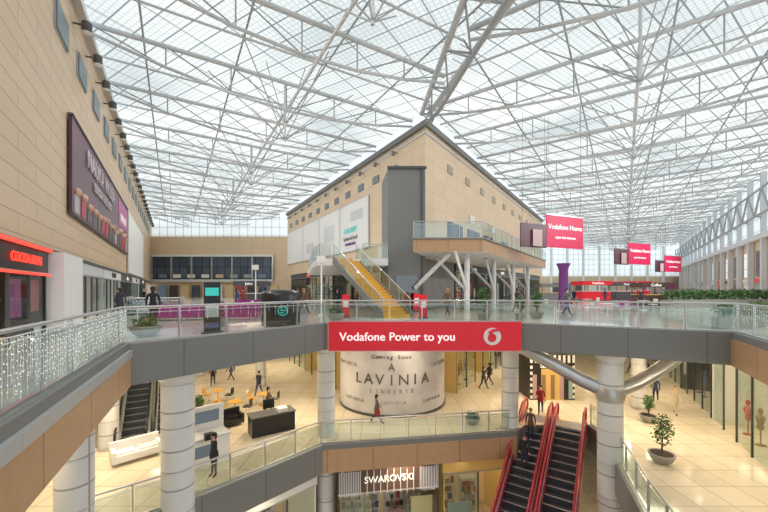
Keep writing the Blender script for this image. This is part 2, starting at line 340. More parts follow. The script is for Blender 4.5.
rail([(2.05,24.1),(6.75,24.1),(19.9,43.2)],BZ,h=1.15)
rail([(-4.8,26.1),(-4.0,26.1)],LZ);rail([(-1.6,26.1),(.25,26.1)],LZ);rail([(-4.85,26.2),(-5.7,28.5),BL(44.8,2.9)],LZ)
def lights(pts,z,step,name,zt=1.05,lmin=.35,lmax=.95):
    b=B()
    for p,q in zip(pts[:-1],pts[1:]):
        p=Vector(p);q=Vector(q);L=(q-p).length;d=(q-p).normalized();n=Vector((d.y,-d.x))*.06;k=int(L/step)
        b.tube((*(p+n),z+zt),(*(q+n),z+zt),.008,WHITE,4)
        for i in range(k):
            c=p+d*(i*step+random.uniform(-.02,.02))+n; ln=random.uniform(lmin,lmax)
            b.tube((c.x,c.y,z+zt),(c.x,c.y,z+zt-ln),.003,WHITE,3)
            m=int(ln/.085)
            for j in range(m):
                zz=z+zt-.05-j*.085+random.uniform(-.02,.02); x=c.x+random.uniform(-.02,.02);y=c.y+random.uniform(-.02,.02);r=.0085
                b.add([(x-r,y,zz),(x+r,y,zz),(x,y-r,zz),(x,y+r,zz),(x,y,zz+r*1.6),(x,y,zz-r*1.6)],[[0,2,4],[2,1,4],[1,3,4],[3,0,4],[2,0,5],[1,2,5],[3,1,5],[0,3,5]],BULB)
    b.done(name)
lights([Vector(p) for p in void2[0:3]],L2,.085,'fairy_lights',lmin=.5); lights([Vector(void2[2]),Vector(void2[3])],L2,.3,'fairy_lights',lmin=.15,lmax=.5)
lights([Vector(void2[5]),Vector(void2[6])],L2,.16,'fairy_lights')
# ---------------------------------------------------------------- columns
def column(x,y,z0,z1,r,name='round_column',extra=None):
    b=B(); b.lathe((x,y,z0),[(r,0),(r,z1-z0)],COLM,32)
    z=z0+1.3
    while z<z1-.3: b.lathe((x,y,z),[(r+.012,0),(r+.012,.04)],STEEL,32); z+=1.45
    b.lathe((x,y,z0),[(r+.05,0),(r+.05,.15)],STEEL,32); b.lathe((x,y,z1-.25),[(r+.06,0),(r+.1,.25)],WHITE,32)
    if extra:
        # curved silver tubes sweeping up from the column to the slab
        for pts,rr in((((9.75,15.5,8.75),(8.9,15.9,9.15),(7.9,16.4,9.75),(6.6,17.1,10.45)),.30),(((10.2,15.4,8.75),(11.2,15.45,9.1),(12.3,15.55,9.7),(13.5,15.8,10.45)),.30),(((10.0,15.7,8.8),(10.5,16.6,9.2),(11.1,17.7,9.8),(11.7,18.8,10.4)),.22)):
            for a,c in zip(pts[:-1],pts[1:]): b.tube(a,c,rr,STEEL,18); b.sphere(c,rr,STEEL,n=18)
        b.lathe((9.95,15.4,8.35),[(.53,0),(.6,.3),(.53,.6)],STEEL,24)
    b.done(name)
for x,y,r in((-7.15,12.15,.52),(-2.95,17.9,.45),(-8.75,9.9,.45)): column(x,y,L0,L2-1.2,r)
column(9.95,15.4,L0,L2-1.2,.5,extra=1)
for x,y,r in((6.75,18.75,.43),(-12.9,16.4,.4),(-16,30,.4),(18.5,29,.4),(-9.5,27,.4),(16,22,.4),(12.5,30,.4)): column(x,y,L1,L2-1.2,r)
# ---------------------------------------------------------------- bridge banner
b=B(); b.box((1.9,16.3,10.38),(8.95,.14,1.34),RED); b.box((1.9,16.38,10.33),(9.05,.05,1.44),STEEL)
b.tube((5.02,16.235,11.05),(5.02,16.2,11.05),.40,WHITE,32); b.tube((5.0,16.2,10.99),(5.0,16.185,10.99),.2,RED,24)
for j in range(4):
    a0=2.6-j*.35;a1=a0-.35; b.tube((5.2+.38*math.cos(a0),16.19,10.98+.38*math.sin(a0)),(5.2+.38*math.cos(a1),16.19,10.98+.38*math.sin(a1)),.09-.015*j,RED,8)
o=b.done('banner_sign')
for k in(-1,0,1): text(o,'Vodafone Power to you',.54,(.62+k*.008,16.21+abs(k)*.002,11.02),(0,-1),TXT,spacing=1.02)
# ---------------------------------------------------------------- curved hoarding
HB=mat('hoarding_print',(.74,.73,.72),.45); nt=HB.node_tree; g=nt.nodes.new('ShaderNodeTexNoise'); g.inputs['Scale'].default_value=.5; rp=nt.nodes.new('ShaderNodeValToRGB')
rp.color_ramp.elements[0].position=.35; rp.color_ramp.elements[0].color=(.44,.43,.44,1); rp.color_ramp.elements[1].position=.6; rp.color_ramp.elements[1].color=(.62,.61,.62,1)
tc=nt.nodes.new('ShaderNodeTexCoord'); nt.links.new(tc.outputs['Object'],g.inputs['Vector']); nt.links.new(g.outputs[0],rp.inputs[0]); nt.links.new(rp.outputs[0],nt.nodes['Principled BSDF'].inputs['Base Color'])
hc=(.55,23.75);hr=3.5
b=B(); b.lathe((*hc,L1),[(hr,0),(hr,4.6)],HB,72); b.lathe((*hc,L1),[(hr+.05,0),(hr+.05,.15)],DGREY,72); b.lathe((*hc,L1+4.35),[(hr+.05,0),(hr+.05,.25)],GOLD,72); o=b.done('curved_hoarding')
DT=mat('grey_letters',(.10,.09,.09),.5); DT2=mat('pale_letters',(.34,.33,.32),.5)
def curved(s,size,z,a0,step,m):
    for i,ch in enumerate(s):
        if ch==' ': continue
        a=a0+(i-(len(s)-1)/2)*step; n=(math.sin(a),-math.cos(a)); text(o,ch,size,(hc[0]+n[0]*(hr+.02),hc[1]+n[1]*(hr+.02),z),n,m,name='letter_%d'%i)
curved('LAVINIA',.88,L1+2.15,-.03,.2,DT); curved('LINGERIE',.34,L1+1.5,-.03,.1,DT2); curved('Coming Soon',.32,L1+3.5,-.03,.062,DT); curved('A',.6,L1+2.9,-.03,.1,DT)
for a0 in(-.95,.95): curved('LAVINIA',.36,L1+2.9,a0,.08,DT2)
for a0 in(-.75,0,.75): curved('LAVINIA',.28,L1+.85,a0,.065,DT2)
# ---------------------------------------------------------------- storefronts
def shop(p,q,z0,h,inn,depth=3.2,hdr=.7,hm=None,wallm=None,cl=None,sign=None,sm=None,ssize=.5,dens=1.0,name='storefront',mull=1.5,sa=.5):
    p=Vector(p);q=Vector(q);inn=Vector(inn).normalized();d=(q-p).normalized();L=(q-p).length
    hm=hm or random.choice([WHITE,DGREY,GOLD,LGREY]); wallm=wallm or random.choice([WARMW,WHITE,LGREY]); cl=cl or WARMC
    b=B(); P=lambda a,i:(p+d*a+inn*i)
    b.prism([P(0,depth),P(L,depth),P(L,depth+.1),P(0,depth+.1)],z0+.01,z0+h,wallm)
    for a in(0,L-.12): b.prism([P(a,0),P(a+.12,0),P(a+.12,depth),P(a,depth)],z0+.01,z0+h,hm)
    b.prism([P(0,.1),P(L,.1),P(L,depth),P(0,depth)],z0+h-.08,z0+h-.02,WHITE)
    a=.8
    while a<L-1: b.prism([P(a,.5),P(a+.5,.5),P(a+.5,depth-.3),P(a,depth-.3)],z0+h-.12,z0+h-.09,cl); a+=1.7
    b.prism([P(0,-.05),P(L,-.05),P(L,.2),P(0,.2)],z0+h-hdr,z0+h,hm)
    b.prism([P(0,-.09),P(L,-.09),P(L,-.05),P(0,-.05)],z0+h-hdr,z0+h-hdr+.06,STEEL)
    n=max(1,int(L/mull))
    for i in range(n+1):
        a=min(L*i/n,L-.06); b.prism([P(a,0),P(a+.06,0),P(a+.06,.08),P(a,.08)],z0+.01,z0+h-hdr,DGREY)
    door=n//2
    for i in range(n):
        if i==door: continue
        b.prism([P(L*i/n+.06,.03),P(L*(i+1)/n,.03),P(L*(i+1)/n,.045),P(L*i/n+.06,.045)],z0+.1,z0+h-hdr,GLASS)
        if random.random()<.4*dens: b.prism([P(L*i/n+.3,.12),P(L*(i+1)/n-.3,.12),P(L*(i+1)/n-.3,.14),P(L*i/n+.3,.14)],z0+random.uniform(.6,1.2),z0+min(h-hdr-.2,random.uniform(2.0,2.6)),random.choice(ads))
    a=.3
    while a<L-1.2:
        w=random.uniform(.8,1.4); hh=random.uniform(1.6,2.4)
        if h>3.5:
            b.prism([P(a,depth-.1),P(a+w,depth-.1),P(a+w,depth-.02),P(a,depth-.02)],z0+hh+.15,z0+h-.45,random.choice(ads))
        if random.random()<dens:
            b.prism([P(a,depth-.5),P(a+w,depth-.5),P(a+w,depth-.02),P(a,depth-.02)],z0+.01,z0+hh,WHITE)
            for k in range(4):
                zz=z0+.2+k*hh/4.4; x=a+.05
                while x<a+w-.2:
                    ww=random.uniform(.12,.3); b.prism([P(x,depth-.62),P(x+ww*.85,depth-.62),P(x+ww*.85,depth-.5),P(x,depth-.5)],zz,zz+random.uniform(.15,.38),random.choice(items)); x+=ww
        if random.random()<.6*dens:
            c=P(a+w/2,.9); mm=random.choice(items)
            b.lathe((c.x,c.y,z0+.01),[(.2,0),(.2,.05),(.03,.06),(.03,.7),(.13,.8),(.11,1.0),(.19,1.3),(.15,1.4),(.05,1.45),(.05,1.5),(.1,1.58),(.1,1.7),(.03,1.78)],mm,10)
        elif random.random()<.6:
            c=P(a+w/2,1.5); b.box((c.x,c.y,z0+.01),(.9,.6,.8),random.choice([WHITE,items[8]]),math.atan2(d.y,d.x)); b.box((c.x,c.y,z0+.81),(.6,.35,.2),random.choice(items),math.atan2(d.y,d.x))
        a+=w+random.uniform(.1,.4)
    o=b.done(name)
    if sign:
        c=P(L*sa,-.08); text(o,sign,ssize,(c.x,c.y,z0+h-hdr/2),(-inn.x,-inn.y),sm or TXT)
    return o
iL=(-.857,-.514)
RHDR=mat('red_header',(.25,.02,.03),.4)
shop(LW(5.5),LW(12.6),L2,3.0,iL,wallm=RHDR,hm=BLACK,sign='COCOA BEAN',sm=REDE,ssize=.40,hdr=.85,sa=.74)
b=B(); b.prism([LW(5.6,.2),LW(12.5,.2),LW(12.5,.1),LW(5.6,.1)],L2+2.95,L2+3.05,REDE); b.prism([LW(5.6,.16),LW(12.5,.16),LW(12.5,.1),LW(5.6,.1)],L2+2.1,L2+2.17,REDE); b.done('sign_lightbox')
for y0,y1,hm,s in((15.6,22.5,LGREY,''),(22.7,30,WHITE,'MANGO'),(30.2,38,DGREY,'office'),(38.2,46,WHITE,'ZARA'),(46.2,56,DGREY,'SPORT')):
    shop(LW(y0),LW(y1),L2,3.0,iL,hm=hm,sign=s or None,cl=COOLC,sm=DT if hm==WHITE else TXT)
b=B(); b.wall(LW(12.75,.2),LW(15.4,.2),L2,L2+3.0,.5,WHITE); b.wall(LW(12.7,.2),LW(15.45,.2),L2,L2+.15,.56,STEEL); b.done('wall_pier')
iBR=(-.825,.565);iBL=(.857,.514)
for y0,y1,s in((33,41,'SUSHI'),(41.3,50,'HAPPY'),(50.3,66,'ARCADE')): shop(BR(y0),BR(y1),L2,4.0,iBR,hm=DGREY,wallm=DARKW,sign=s,sm=TXT)
for y0,y1,s in((34,44,'CINEMA'),(44.3,60,'PIZZA')): shop(BL(y0),BL(y1),L2,4.0,iBL,hm=DGREY,wallm=WARMW,sign=s,sm=REDE)
H1=4.5
p=Vector((5.2,24.9))
for i,(l,hm,s) in enumerate(((7.5,GOLD,'PARFOIS'),(8,DGREY,'GEOX'),(9,WHITE,'ALDO'))):
    q=p+D2*l; shop(p,q,L1,H1,iBR,hm=hm,sign=s,sm=DT if hm!=DGREY else TXT,wallm=WARMW); p=q+D2*.2
p=Vector((-3.6,25.9))
for l,hm,s in((7,GOLD,'OPTICS'),(8,WHITE,'TIFFANY'),(8,DGREY,'BOOKS')):
    q=p+D1*l; shop(p,q,L1,H1,(.857,.514),hm=hm,sign=s,sm=DT if hm!=DGREY else TXT,wallm=WARMW); p=q+D1*.2
for y0,y1 in((8,16),(16.3,24),(24.3,33),(33.3,44),(44.3,56)): shop(LW(y0,-.3),LW(y1,-.3),L1,H1,iL,sign='OUTLET')
p=Vector((11.6,7.2));D3=Vector((.488,.873))
for l,hm,s in((7.5,LGREY,'H&M'),(7,WHITE,'SILVER'),(7,DGREY,'LEVI'),(8,WHITE,'NEXT'),(9,LGREY,'MUST')):
    q=p+D3*l; shop(p,q,L1,H1,(.873,-.488),hm=hm,sign=s,sm=DT if hm!=DGREY else TXT,wallm=WARMW); p=q+D3*.2
shop((-30,48),(-15,52),L1,H1,(0,1),hm=WHITE,sign='HOME',sm=DT); shop((21,48),(36,46),L1,H1,(0,1),hm=DGREY,sign='TOYS')
dd=(Vector((6.9,18.3))-Vector((-2.96,16.7))).normalized(); nn=Vector((-dd.y,dd.x)); p=Vector((-2.3,17.3))
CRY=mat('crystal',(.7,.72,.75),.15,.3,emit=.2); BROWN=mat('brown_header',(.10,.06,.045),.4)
shop(p,p+dd*5.2,L0,4.35,nn,hm=BROWN,sign='SWAROVSKI',sm=TXT,ssize=.46,hdr=1.3,wallm=WARMW,name='jewelry_storefront')
b=B()
for i in range(60):
    c=p+dd*(.1+i*.085)-nn*.12
    if 1.1<i*.085+.1<4.2 and i%4: continue
    b.box((c.x,c.y,3.05+random.uniform(-.1,0)),(.03,.03,1.2),CRY)
b.done('crystal_curtain')
shop(p+dd*5.4,p+dd*9.3,L0,4.35,nn,hm=GOLD,wallm=WARMW,mull=1.3)
shop((-7.9,12.6),(-3.3,17.2),L0,4.35,(-.7,.7),hm=WHITE,wallm=WARMW)
shop((12.2,18.6),(9.9,11.5),L0,4.35,(.93,-.36),hm=GOLD)
# ---------------------------------------------------------------- escalators
def escalator(top,d,w,zt,zb,side,name='escalator',rail_m=None):
    d=Vector(d).normalized();n=Vector((-d.y,d.x));top=Vector(top);k=.577;run=(zt-zb)/k;b=B()
    P=lambda s,o,z:(*(top+d*s+n*o),z)
    def zz(s): return zt-min(max(s,0),run)*k
    S=[-1.0,0,run,run+1.0]
    for a,c in zip(S[:-1],S[1:]):
        for o in(-w/2,w/2-.16):
            b.hexa([P(a,o,zz(a)-.7),P(c,o,zz(c)-.7),P(c,o+.16,zz(c)-.7),P(a,o+.16,zz(a)-.7),P(a,o,zz(a)+.22),P(c,o,zz(c)+.22),P(c,o+.16,zz(c)+.22),P(a,o+.16,zz(a)+.22)],side)
            o2=o+.065
            b.hexa([P(a,o2,zz(a)+.22),P(c,o2,zz(c)+.22),P(c,o2+.02,zz(c)+.22),P(a,o2+.02,zz(a)+.22),P(a,o2,zz(a)+.92),P(c,o2,zz(c)+.92),P(c,o2+.02,zz(c)+.92),P(a,o2+.02,zz(a)+.92)],rail_m or GLASS)
            b.tube(P(a,o+.08,zz(a)+.95),P(c,o+.08,zz(c)+.95),.05,side if rail_m else BLACK,8)
            b.tube(P(a,o+.08,zz(a)+.24),P(c,o+.08,zz(c)+.24),.045,STEEL,6)
        b.hexa([P(a,-w/2,zz(a)-.75),P(c,-w/2,zz(c)-.75),P(c,w/2,zz(c)-.75),P(a,w/2,zz(a)-.75),P(a,-w/2,zz(a)-.45),P(c,-w/2,zz(c)-.45),P(c,w/2,zz(c)-.45),P(a,w/2,zz(a)-.45)],LGREY)
    for s in(-1.0,run+1.0):
        for o in(-w/2+.08,w/2-.08):
            sg=-1 if s<0 else 1
            for j in range(6):
                a0=math.pi/2-j*math.pi/6;a1=math.pi/2-(j+1)*math.pi/6
                b.tube(P(s+sg*math.cos(a0)*.36,o,zz(s)+.59+.36*math.sin(a0)),P(s+sg*math.cos(a1)*.36,o,zz(s)+.59+.36*math.sin(a1)),.05,side if rail_m else BLACK,8)
    ns=int(run/.4)
    for i in range(ns):
        s=i*.4; z=zt-(i+.6)*.4*k
        b.hexa([P(s,-w/2+.16,z-.35),P(s+.41,-w/2+.16,z-.35),P(s+.41,w/2-.16,z-.35),P(s,w/2-.16,z-.35),P(s,-w/2+.16,z),P(s+.41,-w/2+.16,z),P(s+.41,w/2-.16,z),P(s,w/2-.16,z)],STEP)
        b.hexa([P(s+.35,-w/2+.17,z),P(s+.41,-w/2+.17,z),P(s+.41,w/2-.17,z),P(s+.35,w/2-.17,z),P(s+.35,-w/2+.17,z+.012),P(s+.41,-w/2+.17,z+.012),P(s+.41,w/2-.17,z+.012),P(s+.35,w/2-.17,z+.012)],STEEL)
    for s in(-1.0,run): b.hexa([P(s,-w/2+.16,zz(s)-.1),P(s+1,-w/2+.16,zz(s)-.1),P(s+1,w/2-.16,zz(s)-.1),P(s,w/2-.16,zz(s)-.1),P(s,-w/2+.16,zz(s)+.02),P(s+1,-w/2+.16,zz(s)+.02),P(s+1,w/2-.16,zz(s)+.02),P(s,w/2-.16,zz(s)+.02)],STEEL)
    return b.done(name)
PG=glassmat('pink_glass',(.80,.45,.48),.15)
c0=Vector((9.2,19.2)); de=(-.565,-.825); ne=Vector((.825,-.565))
escalator(c0-ne*.84,de,1.55,L1,L0,MAROON,rail_m=PG); escalator(c0+ne*.84,de,1.55,L1,L0,MAROON,rail_m=PG)
t=Vector((-17.1,26.6)); escalator(t+N1*.75-D1*.2,(.514,-.857),1.35,L2,L1,LGREY); escalator(t-N1*.75-D1*.2,(.514,-.857),1.35,L2,L1,LGREY)
# ---------------------------------------------------------------- yellow stair
b=B(); bot=Vector((.75,20.2));tp=Vector((-2.9,26.0));dl=(tp-bot);Ls=dl.length;ds=dl/Ls;ns_=Vector((ds.y,-ds.x));N=22;W=.9
P=lambda s,o,z:(*(bot+ds*s+ns_*o),z)
for i in range(N):
    s=i*Ls/N; z=L2+(i+1)*(LZ-L2)/N; g=Ls/N
    b.hexa([P(s,-W,z-.18),P(s+g,-W,z-.18),P(s+g,W,z-.18),P(s,W,z-.18),P(s,-W,z),P(s+g,-W,z),P(s+g,W,z),P(s,W,z)],YEL)
    b.hexa([P(s,-W+.05,z),P(s+.09,-W+.05,z),P(s+.09,W-.05,z),P(s,W-.05,z),P(s,-W+.05,z+.01),P(s+.09,-W+.05,z+.01),P(s+.09,W-.05,z+.01),P(s,W-.05,z+.01)],MGREY)
for o in(-W-.1,W):
    b.hexa([P(0,o,L2),P(Ls,o,LZ-.45),P(Ls,o+.1,LZ-.45),P(0,o+.1,L2),P(0,o,L2+.3),P(Ls,o,LZ+.15),P(Ls,o+.1,LZ+.15),P(0,o+.1,L2+.3)],MGREY)
    b.hexa([P(0,o+.04,L2+.3),P(Ls,o+.04,LZ+.15),P(Ls,o+.06,LZ+.15),P(0,o+.06,L2+.3),P(0,o+.04,L2+1.05),P(Ls,o+.04,LZ+.95),P(Ls,o+.06,LZ+.95),P(0,o+.06,L2+1.05)],GLASS)
    b.tube(P(0,o+.05,L2+1.1),P(Ls,o+.05,LZ+1.05),.04,STEEL,8)
    for i in range(7):
        s=Ls*i/6; z=L2+(LZ-L2)*i/6; b.tube(P(s,o+.05,z),P(s,o+.05,z+1.1),.03,STEEL,6)
b.done('staircase')
# ---------------------------------------------------------------- roof
def isect(p,d,q,e):
    det=d.x*(-e.y)+e.x*d.y; r=q-p; return (r.x*(-e.y)+e.x*r.y)/det
VD=Vector((.154,-1.0))
V5=C+VD*33
b=B(); b.poly([tuple(LW(-6,-.4)),tuple(V5),tuple(C),(-24.9,75),(-50,75)],[],RZ,ROOFL,False); b.poly([tuple(V5),(13.5,-5.5),(94,110.5),(59.5,110.5),tuple(C)],[],RZ,ROOFR,False)
b.done('ceiling')
b=B();W0=Vector((-4.6,0))
def truss(b,p,q,deep):
    p=Vector(p);q=Vector(q);L=(q-p).length
    if L<3: return
    n=max(2,round(L/3.6)); n+=n%2; d=(q-p)/n; zt=RZ-.15; zb=lambda i: zt-deep*math.sin(math.pi*(.08+.84*i/n))
    for i in range(n):
        a=p+d*i;c=p+d*(i+1)
        b.tube((*a,zt),(*c,zt),.14,PAINTW,8); b.tube((*a,zb(i)),(*c,zb(i+1)),.09,PAINTW,6)
        if i<n/2: b.tube((*a,zt),(*c,zb(i+1)),.042,PAINT,5)
        else: b.tube((*a,zb(i)),(*c,zt),.042,PAINT,5)
        if i<n-1: b.tube((*c,zt),(*c,zb(i+1)),.045,PAINT,5)
s=-3
while s<84:
    for ds_,full in((0,1),(3.1,0)):
        p=W0+D1*(s+ds_)
        L=isect(p,N1,C,VD) if s+ds_<19.9 else 21.2
        if full: truss(b,p,p+N1*L,1.9)
        else: b.tube((*p,RZ-.12),(*(p+N1*L),RZ-.12),.07,PAINTW,6)
    s+=6.2
t=2.45
while t<21.2:
    p=W0+N1*t; s0=isect(p,D1,C,VD); s0=max(-6,s0) if t>8.6 else -6
    b.tube((*(p+D1*s0),RZ-.08),(*(p+D1*84),RZ-.08),.06,PAINT,5); t+=4.9
R0=Vector((47,43))
s=-56
while s<78:
    for ds_,full in((0,1),(3.1,0)):
        p=R0+D2*(s+ds_); e=-N2
        L=isect(p,e,C,VD) if s+ds_<-37 else 27.6
        if full: truss(b,p,p+e*L,2.3)
        else: b.tube((*p,RZ-.12),(*(p+e*L),RZ-.12),.07,PAINTW,6)
    s+=6.2
t=2.45
while t<27.6:
    p=R0-N2*t; s0=max(isect(p,D2,C,VD),-57)
    b.tube((*(p+D2*s0),RZ-.08),(*(p+D2*78),RZ-.08),.06,PAINT,5); t+=4.9
for base,dirv,ss in((R0-N2*13.8,D2,(-40.5,-28.1,-15.7,-3.3,9.1,27.7,46)),(W0+N1*10.5,D1,(9.4,21.8,34.2,46.6,59))):
    for s in ss:
        c=base+dirv*s
        b.tube((*c,RZ-.2),(*c,RZ-4.2),.08,PAINTW,6)
        for j in range(6):
            a=j*math.pi/3+.3; b.tube((*c,RZ-4.1),(c.x+4.8*math.cos(a),c.y+4.8*math.sin(a),RZ-.2),.038,PAINT,5)
            b.tube((*c,RZ-3.0),(c.x+2.4*math.cos(a),c.y+2.4*math.sin(a),RZ-.2),.03,PAINT,5)
    b.tube((*(base+dirv*ss[0]),RZ-2.2),(*(base+dirv*ss[-1]),RZ-2.2),.10,PAINTW,6)
vp=Vector((VD.y,-VD.x)).normalized()
n=9; wd=lambda r:.3+.075*r
for i in range(n):
    ra=33*i/n; rc=33*(i+1)/n; a=C+VD*ra; c=C+VD*rc; m=(a+c)/2
    for sg in(-1,1):
        A=a+vp*sg*wd(ra); Cc=c+vp*sg*wd(rc)
        b.tube((*A,RZ-.35),(*Cc,RZ-.35),.19,PAINTW,10)
        b.tube((*A,RZ-.35),(*m,RZ-1.9),.06,PAINT,6); b.tube((*Cc,RZ-.35),(*m,RZ-1.9),.06,PAINT,6)
    b.tube((*a,RZ-1.9 if i else RZ-1.2),(*c,RZ-1.9),.14,PAINT,8); b.tube((*(a+vp*wd(ra)),RZ-.35),(*(a-vp*wd(ra)),RZ-.35),.07,PAINT,6)
b.done('roof_truss')
# ---------------------------------------------------------------- hanging banners
def hbanner(x,y,w,h,ztop,rot,t1,t2):
    b=B(); b.box((x,y,ztop-h),(w,.12,h),PINK,rot); b.box((x,y,ztop),(w+.1,.16,.08),STEEL,rot)
    cs,sn=math.cos(rot),math.sin(rot)
    px=x-(w*.5+1.4)*cs;py=y-(w*.5+1.4)*sn; b.box((px,py,ztop-h-.1),(2.8,.1,h*.72),BB,rot); b.box((px+.3,py-.07,ztop-h),(1.0,.04,h*.5),ads[5],rot); b.box((px-.8,py-.09,ztop-h+.1),(.6,.04,h*.4),ads[2],rot)
    for k in(-.45,.45): b.tube((x+w*k*cs,y+w*k*sn,ztop),(x+w*k*cs,y+w*k*sn,RZ),.015,DGREY,4)
    for k in(-1.2,1.2): b.tube((px+k*cs,py+k*sn,ztop-h*.4),(px+k*cs,py+k*sn,RZ),.012,DGREY,4)
    o=b.done('hanging_banner'); n=(sn,-cs)
    text(o,t1,h*.22,(x+n[0]*.08,y+n[1]*.08,ztop-h*.36),n,TXT); text(o,t2,h*.12,(x+n[0]*.08,y+n[1]*.08,ztop-h*.68),n,TXT)
hbanner(15.5,30,4.3,2.7,EYE+6.2,.4,'Vodafone Home','super fast internet')
hbanner(34.3,47,4.6,2.8,EYE+6.1,.4,'Vodafone Home','super fast internet'); hbanner(54.5,66,5.2,3.0,EYE+6.2,.4,'Vodafone Home','super fast internet')
# ---------------------------------------------------------------- furniture / props
def kiosk(x,y,w,dp,h,m,m2,name,tx=None,rot=0):
    b=B(); b.box((x,y,L2),(w,dp,.1),DGREY,rot); b.box((x,y,L2+.1),(w*.96,dp*.96,h*.45),m,rot); b.box((x,y,L2+.1+h*.45),(w,dp,.06),m2,rot)
    for i in(-1,1):
        for j in(-1,1): b.tube((x+i*w*.46,y+j*dp*.46,L2+h*.5),(x+i*w*.46,y+j*dp*.46,L2+h*.85),.05,DGREY,6)
    b.box((x,y,L2+h*.82),(w*1.05,dp*1.05,h*.2),m,rot); o=b.done(name)
    if tx: text(o,tx,h*.16,(x,y-dp*.53-.02,L2+h*.91),(0,-1),TXT)
kiosk(29.6,50,3.9,3,2.7,RED,WHITE,'food_kiosk','Vodafone'); kiosk(42.5,60,4.2,3,2.9,RED,WHITE,'food_kiosk','Menu')
kiosk(22,46.5,3,2,2.3,MGREY,GOLD,'food_kiosk'); kiosk(36,53,3,2,2.6,DGREY,WHITE,'food_kiosk','Pizza'); kiosk(25,33,2.4,1.6,2.2,BROWN,GOLD,'food_kiosk','Coffee'); kiosk(-13.5,36,3,2,2.4,DGREY,WHITE,'food_kiosk','Juice')
b=B(); kx,ky=-4.75,16.1; b.lathe((kx,ky,L2),[(.8,0),(.86,.08),(.88,.7),(.9,1.35),(.8,1.55),(.4,1.62)],BLACK,32)
b.box((kx+.35,ky-.83,L2+.25),(.7,.08,.8),BLACK,.1); b.lathe((kx,ky,L2+1.0),[(.905,0),(.915,.04)],STEEL,32)
for j in range(12):
    a=j*math.pi/6; b.tube((kx+.35+.2*math.cos(a),ky-.88,L2+.7+.2*math.sin(a)),(kx+.35+.2*math.cos(a+math.pi/6),ky-.88,L2+.7+.2*math.sin(a+math.pi/6)),.03,TEAL,6)
b.tube((kx+.25,ky-.89,L2+.72),(kx+.48,ky-.89,L2+.72),.03,TEAL,6); b.tube((kx+.25,ky-.89,L2+.62),(kx+.4,ky-.89,L2+.62),.03,TEAL,6)
b.done('charging_kiosk')
b=B(); b.box((-6.45,13.15,L2),(.75,.45,.06),DGREY,.5); b.box((-6.45,13.15,L2+.06),(.56,.22,1.85),BLACK,.4)
b.box((-6.40,13.03,L2+1.4),(.46,.02,.3),TEAL,.4); b.box((-6.40,13.03,L2+.6),(.46,.02,.5),LGREY,.4); b.box((-6.40,13.03,L2+.2),(.46,.02,.2),items[1],.4); b.done('info_totem')
def bowl_plant(x,y,z,r,h,tree=0,name='potted_plant'):
    b=B(); b.lathe((x,y,z),[(r*.45,0),(r*.8,h*.35),(r,h*.85),(r*1.03,h),(r*.9,h),(r*.88,h*.9)],POT,24); b.lathe((x,y,z+h*.86),[(r*.86,0),(r*.86,.03)],SOIL,20)
    if tree:
        b.tube((x,y,z+h*.8),(x+.04,y,z+h+tree*.45),.04,BARK,8,.025)
        for j in range(7):
            a=j*.9; b.tube((x+.03,y,z+h+tree*(.15+.09*j)),(x+.3*math.cos(a),y+.3*math.sin(a),z+h+tree*(.3+.09*j)),.018,BARK,5,.008)
        b.leaves((x+.03,y,z+h+tree*.58),tree*.42,420,.07,[GREEN,GREEN2],(.6,.6,1))
    else: b.leaves((x,y,z+h+.12),r*.9,160,.09,[GREEN,GREEN2],(1,1,.55))
    b.done(name)
bowl_plant(-8.3,12.2,L2,.5,.38); bowl_plant(4.95,17.4,L2,.33,.5,1.3,'potted_tree'); bowl_plant(-2.5,18.2,L2,.45,.4); bowl_plant(11.9,15.0,L1,.48,.42,1.75,'potted_tree')
bowl_plant(4.9,19.4,L1,.42,.35); bowl_plant(6.8,17.5,L2,.25,.45,.9,'potted_tree'); bowl_plant(-9.8,17.6,L1,.45,.4); bowl_plant(-11.2,21.3,L2,.4,.4); bowl_plant(8.5,19.5,L2,.4,.4,1.2,'potted_tree')
bowl_plant(-10.6,20.0,L1,.45,.4,1.0,'potted_tree'); bowl_plant(14.8,19.6,L1,.42,.4,1.2,'potted_tree'); bowl_plant(17.6,26.6,L1,.42,.4); bowl_plant(-7.3,15.4,L2,.4,.35,.5,'potted_tree')
b=B(); b.wall((25,31),(37,33),L2,L2+.7,1.2,POT)
for i in range(20): b.leaves((25.3+i*.6,31+i*.1,L2+1.15),.75,110,.14,[GREEN,GREEN2,GREEN],(1,1,.75))
b.done('hedge_planter')
b=B(); b.wall((13.9,14.4),(17.2,15.8),L2,L2+.5,.7,POT)
for i in range(8): b.leaves((14.1+i*.42,14.5+i*.17,L2+.8),.45,80,.09,[GREEN,GREEN2],(1,1,.7))
b.done('hedge_planter')
def sofa(x,y,z,w,rot,m,name='lounge_sofa'):
    b=B();cs,sn=math.cos(rot),math.sin(rot)
    for k in(-1,1):
        for j in(-1,1): b.tube((x+k*w*.42*cs-j*.3*sn,y+k*w*.42*sn+j*.3*cs,z),(x+k*w*.42*cs-j*.3*sn,y+k*w*.42*sn+j*.3*cs,z+.14),.03,STEEL,6)
    b.box((x,y,z+.14),(w,.8,.28),m,rot); b.box((x-.32*sn,y+.32*cs,z+.42),(w,.18,.42),m,rot)
    for k in(-1,1): b.box((x+k*w*.46*cs,y+k*w*.46*sn,z+.42),(w*.08,.8,.2),m,rot)
    for k in(-.25,.25): b.box((x+k*w*cs,y+k*w*sn,z+.42),(w*.4,.55,.08),m,rot)
    b.done(name)
sofa(-10.8,18.6,L2,2.6,.3,MAG); sofa(-8.0,18.9,L2,2.4,.2,MAG); sofa(-9.7,26,L2,2.4,.3,MAG); sofa(-7.2,24.6,L2,2.4,0,MAG)
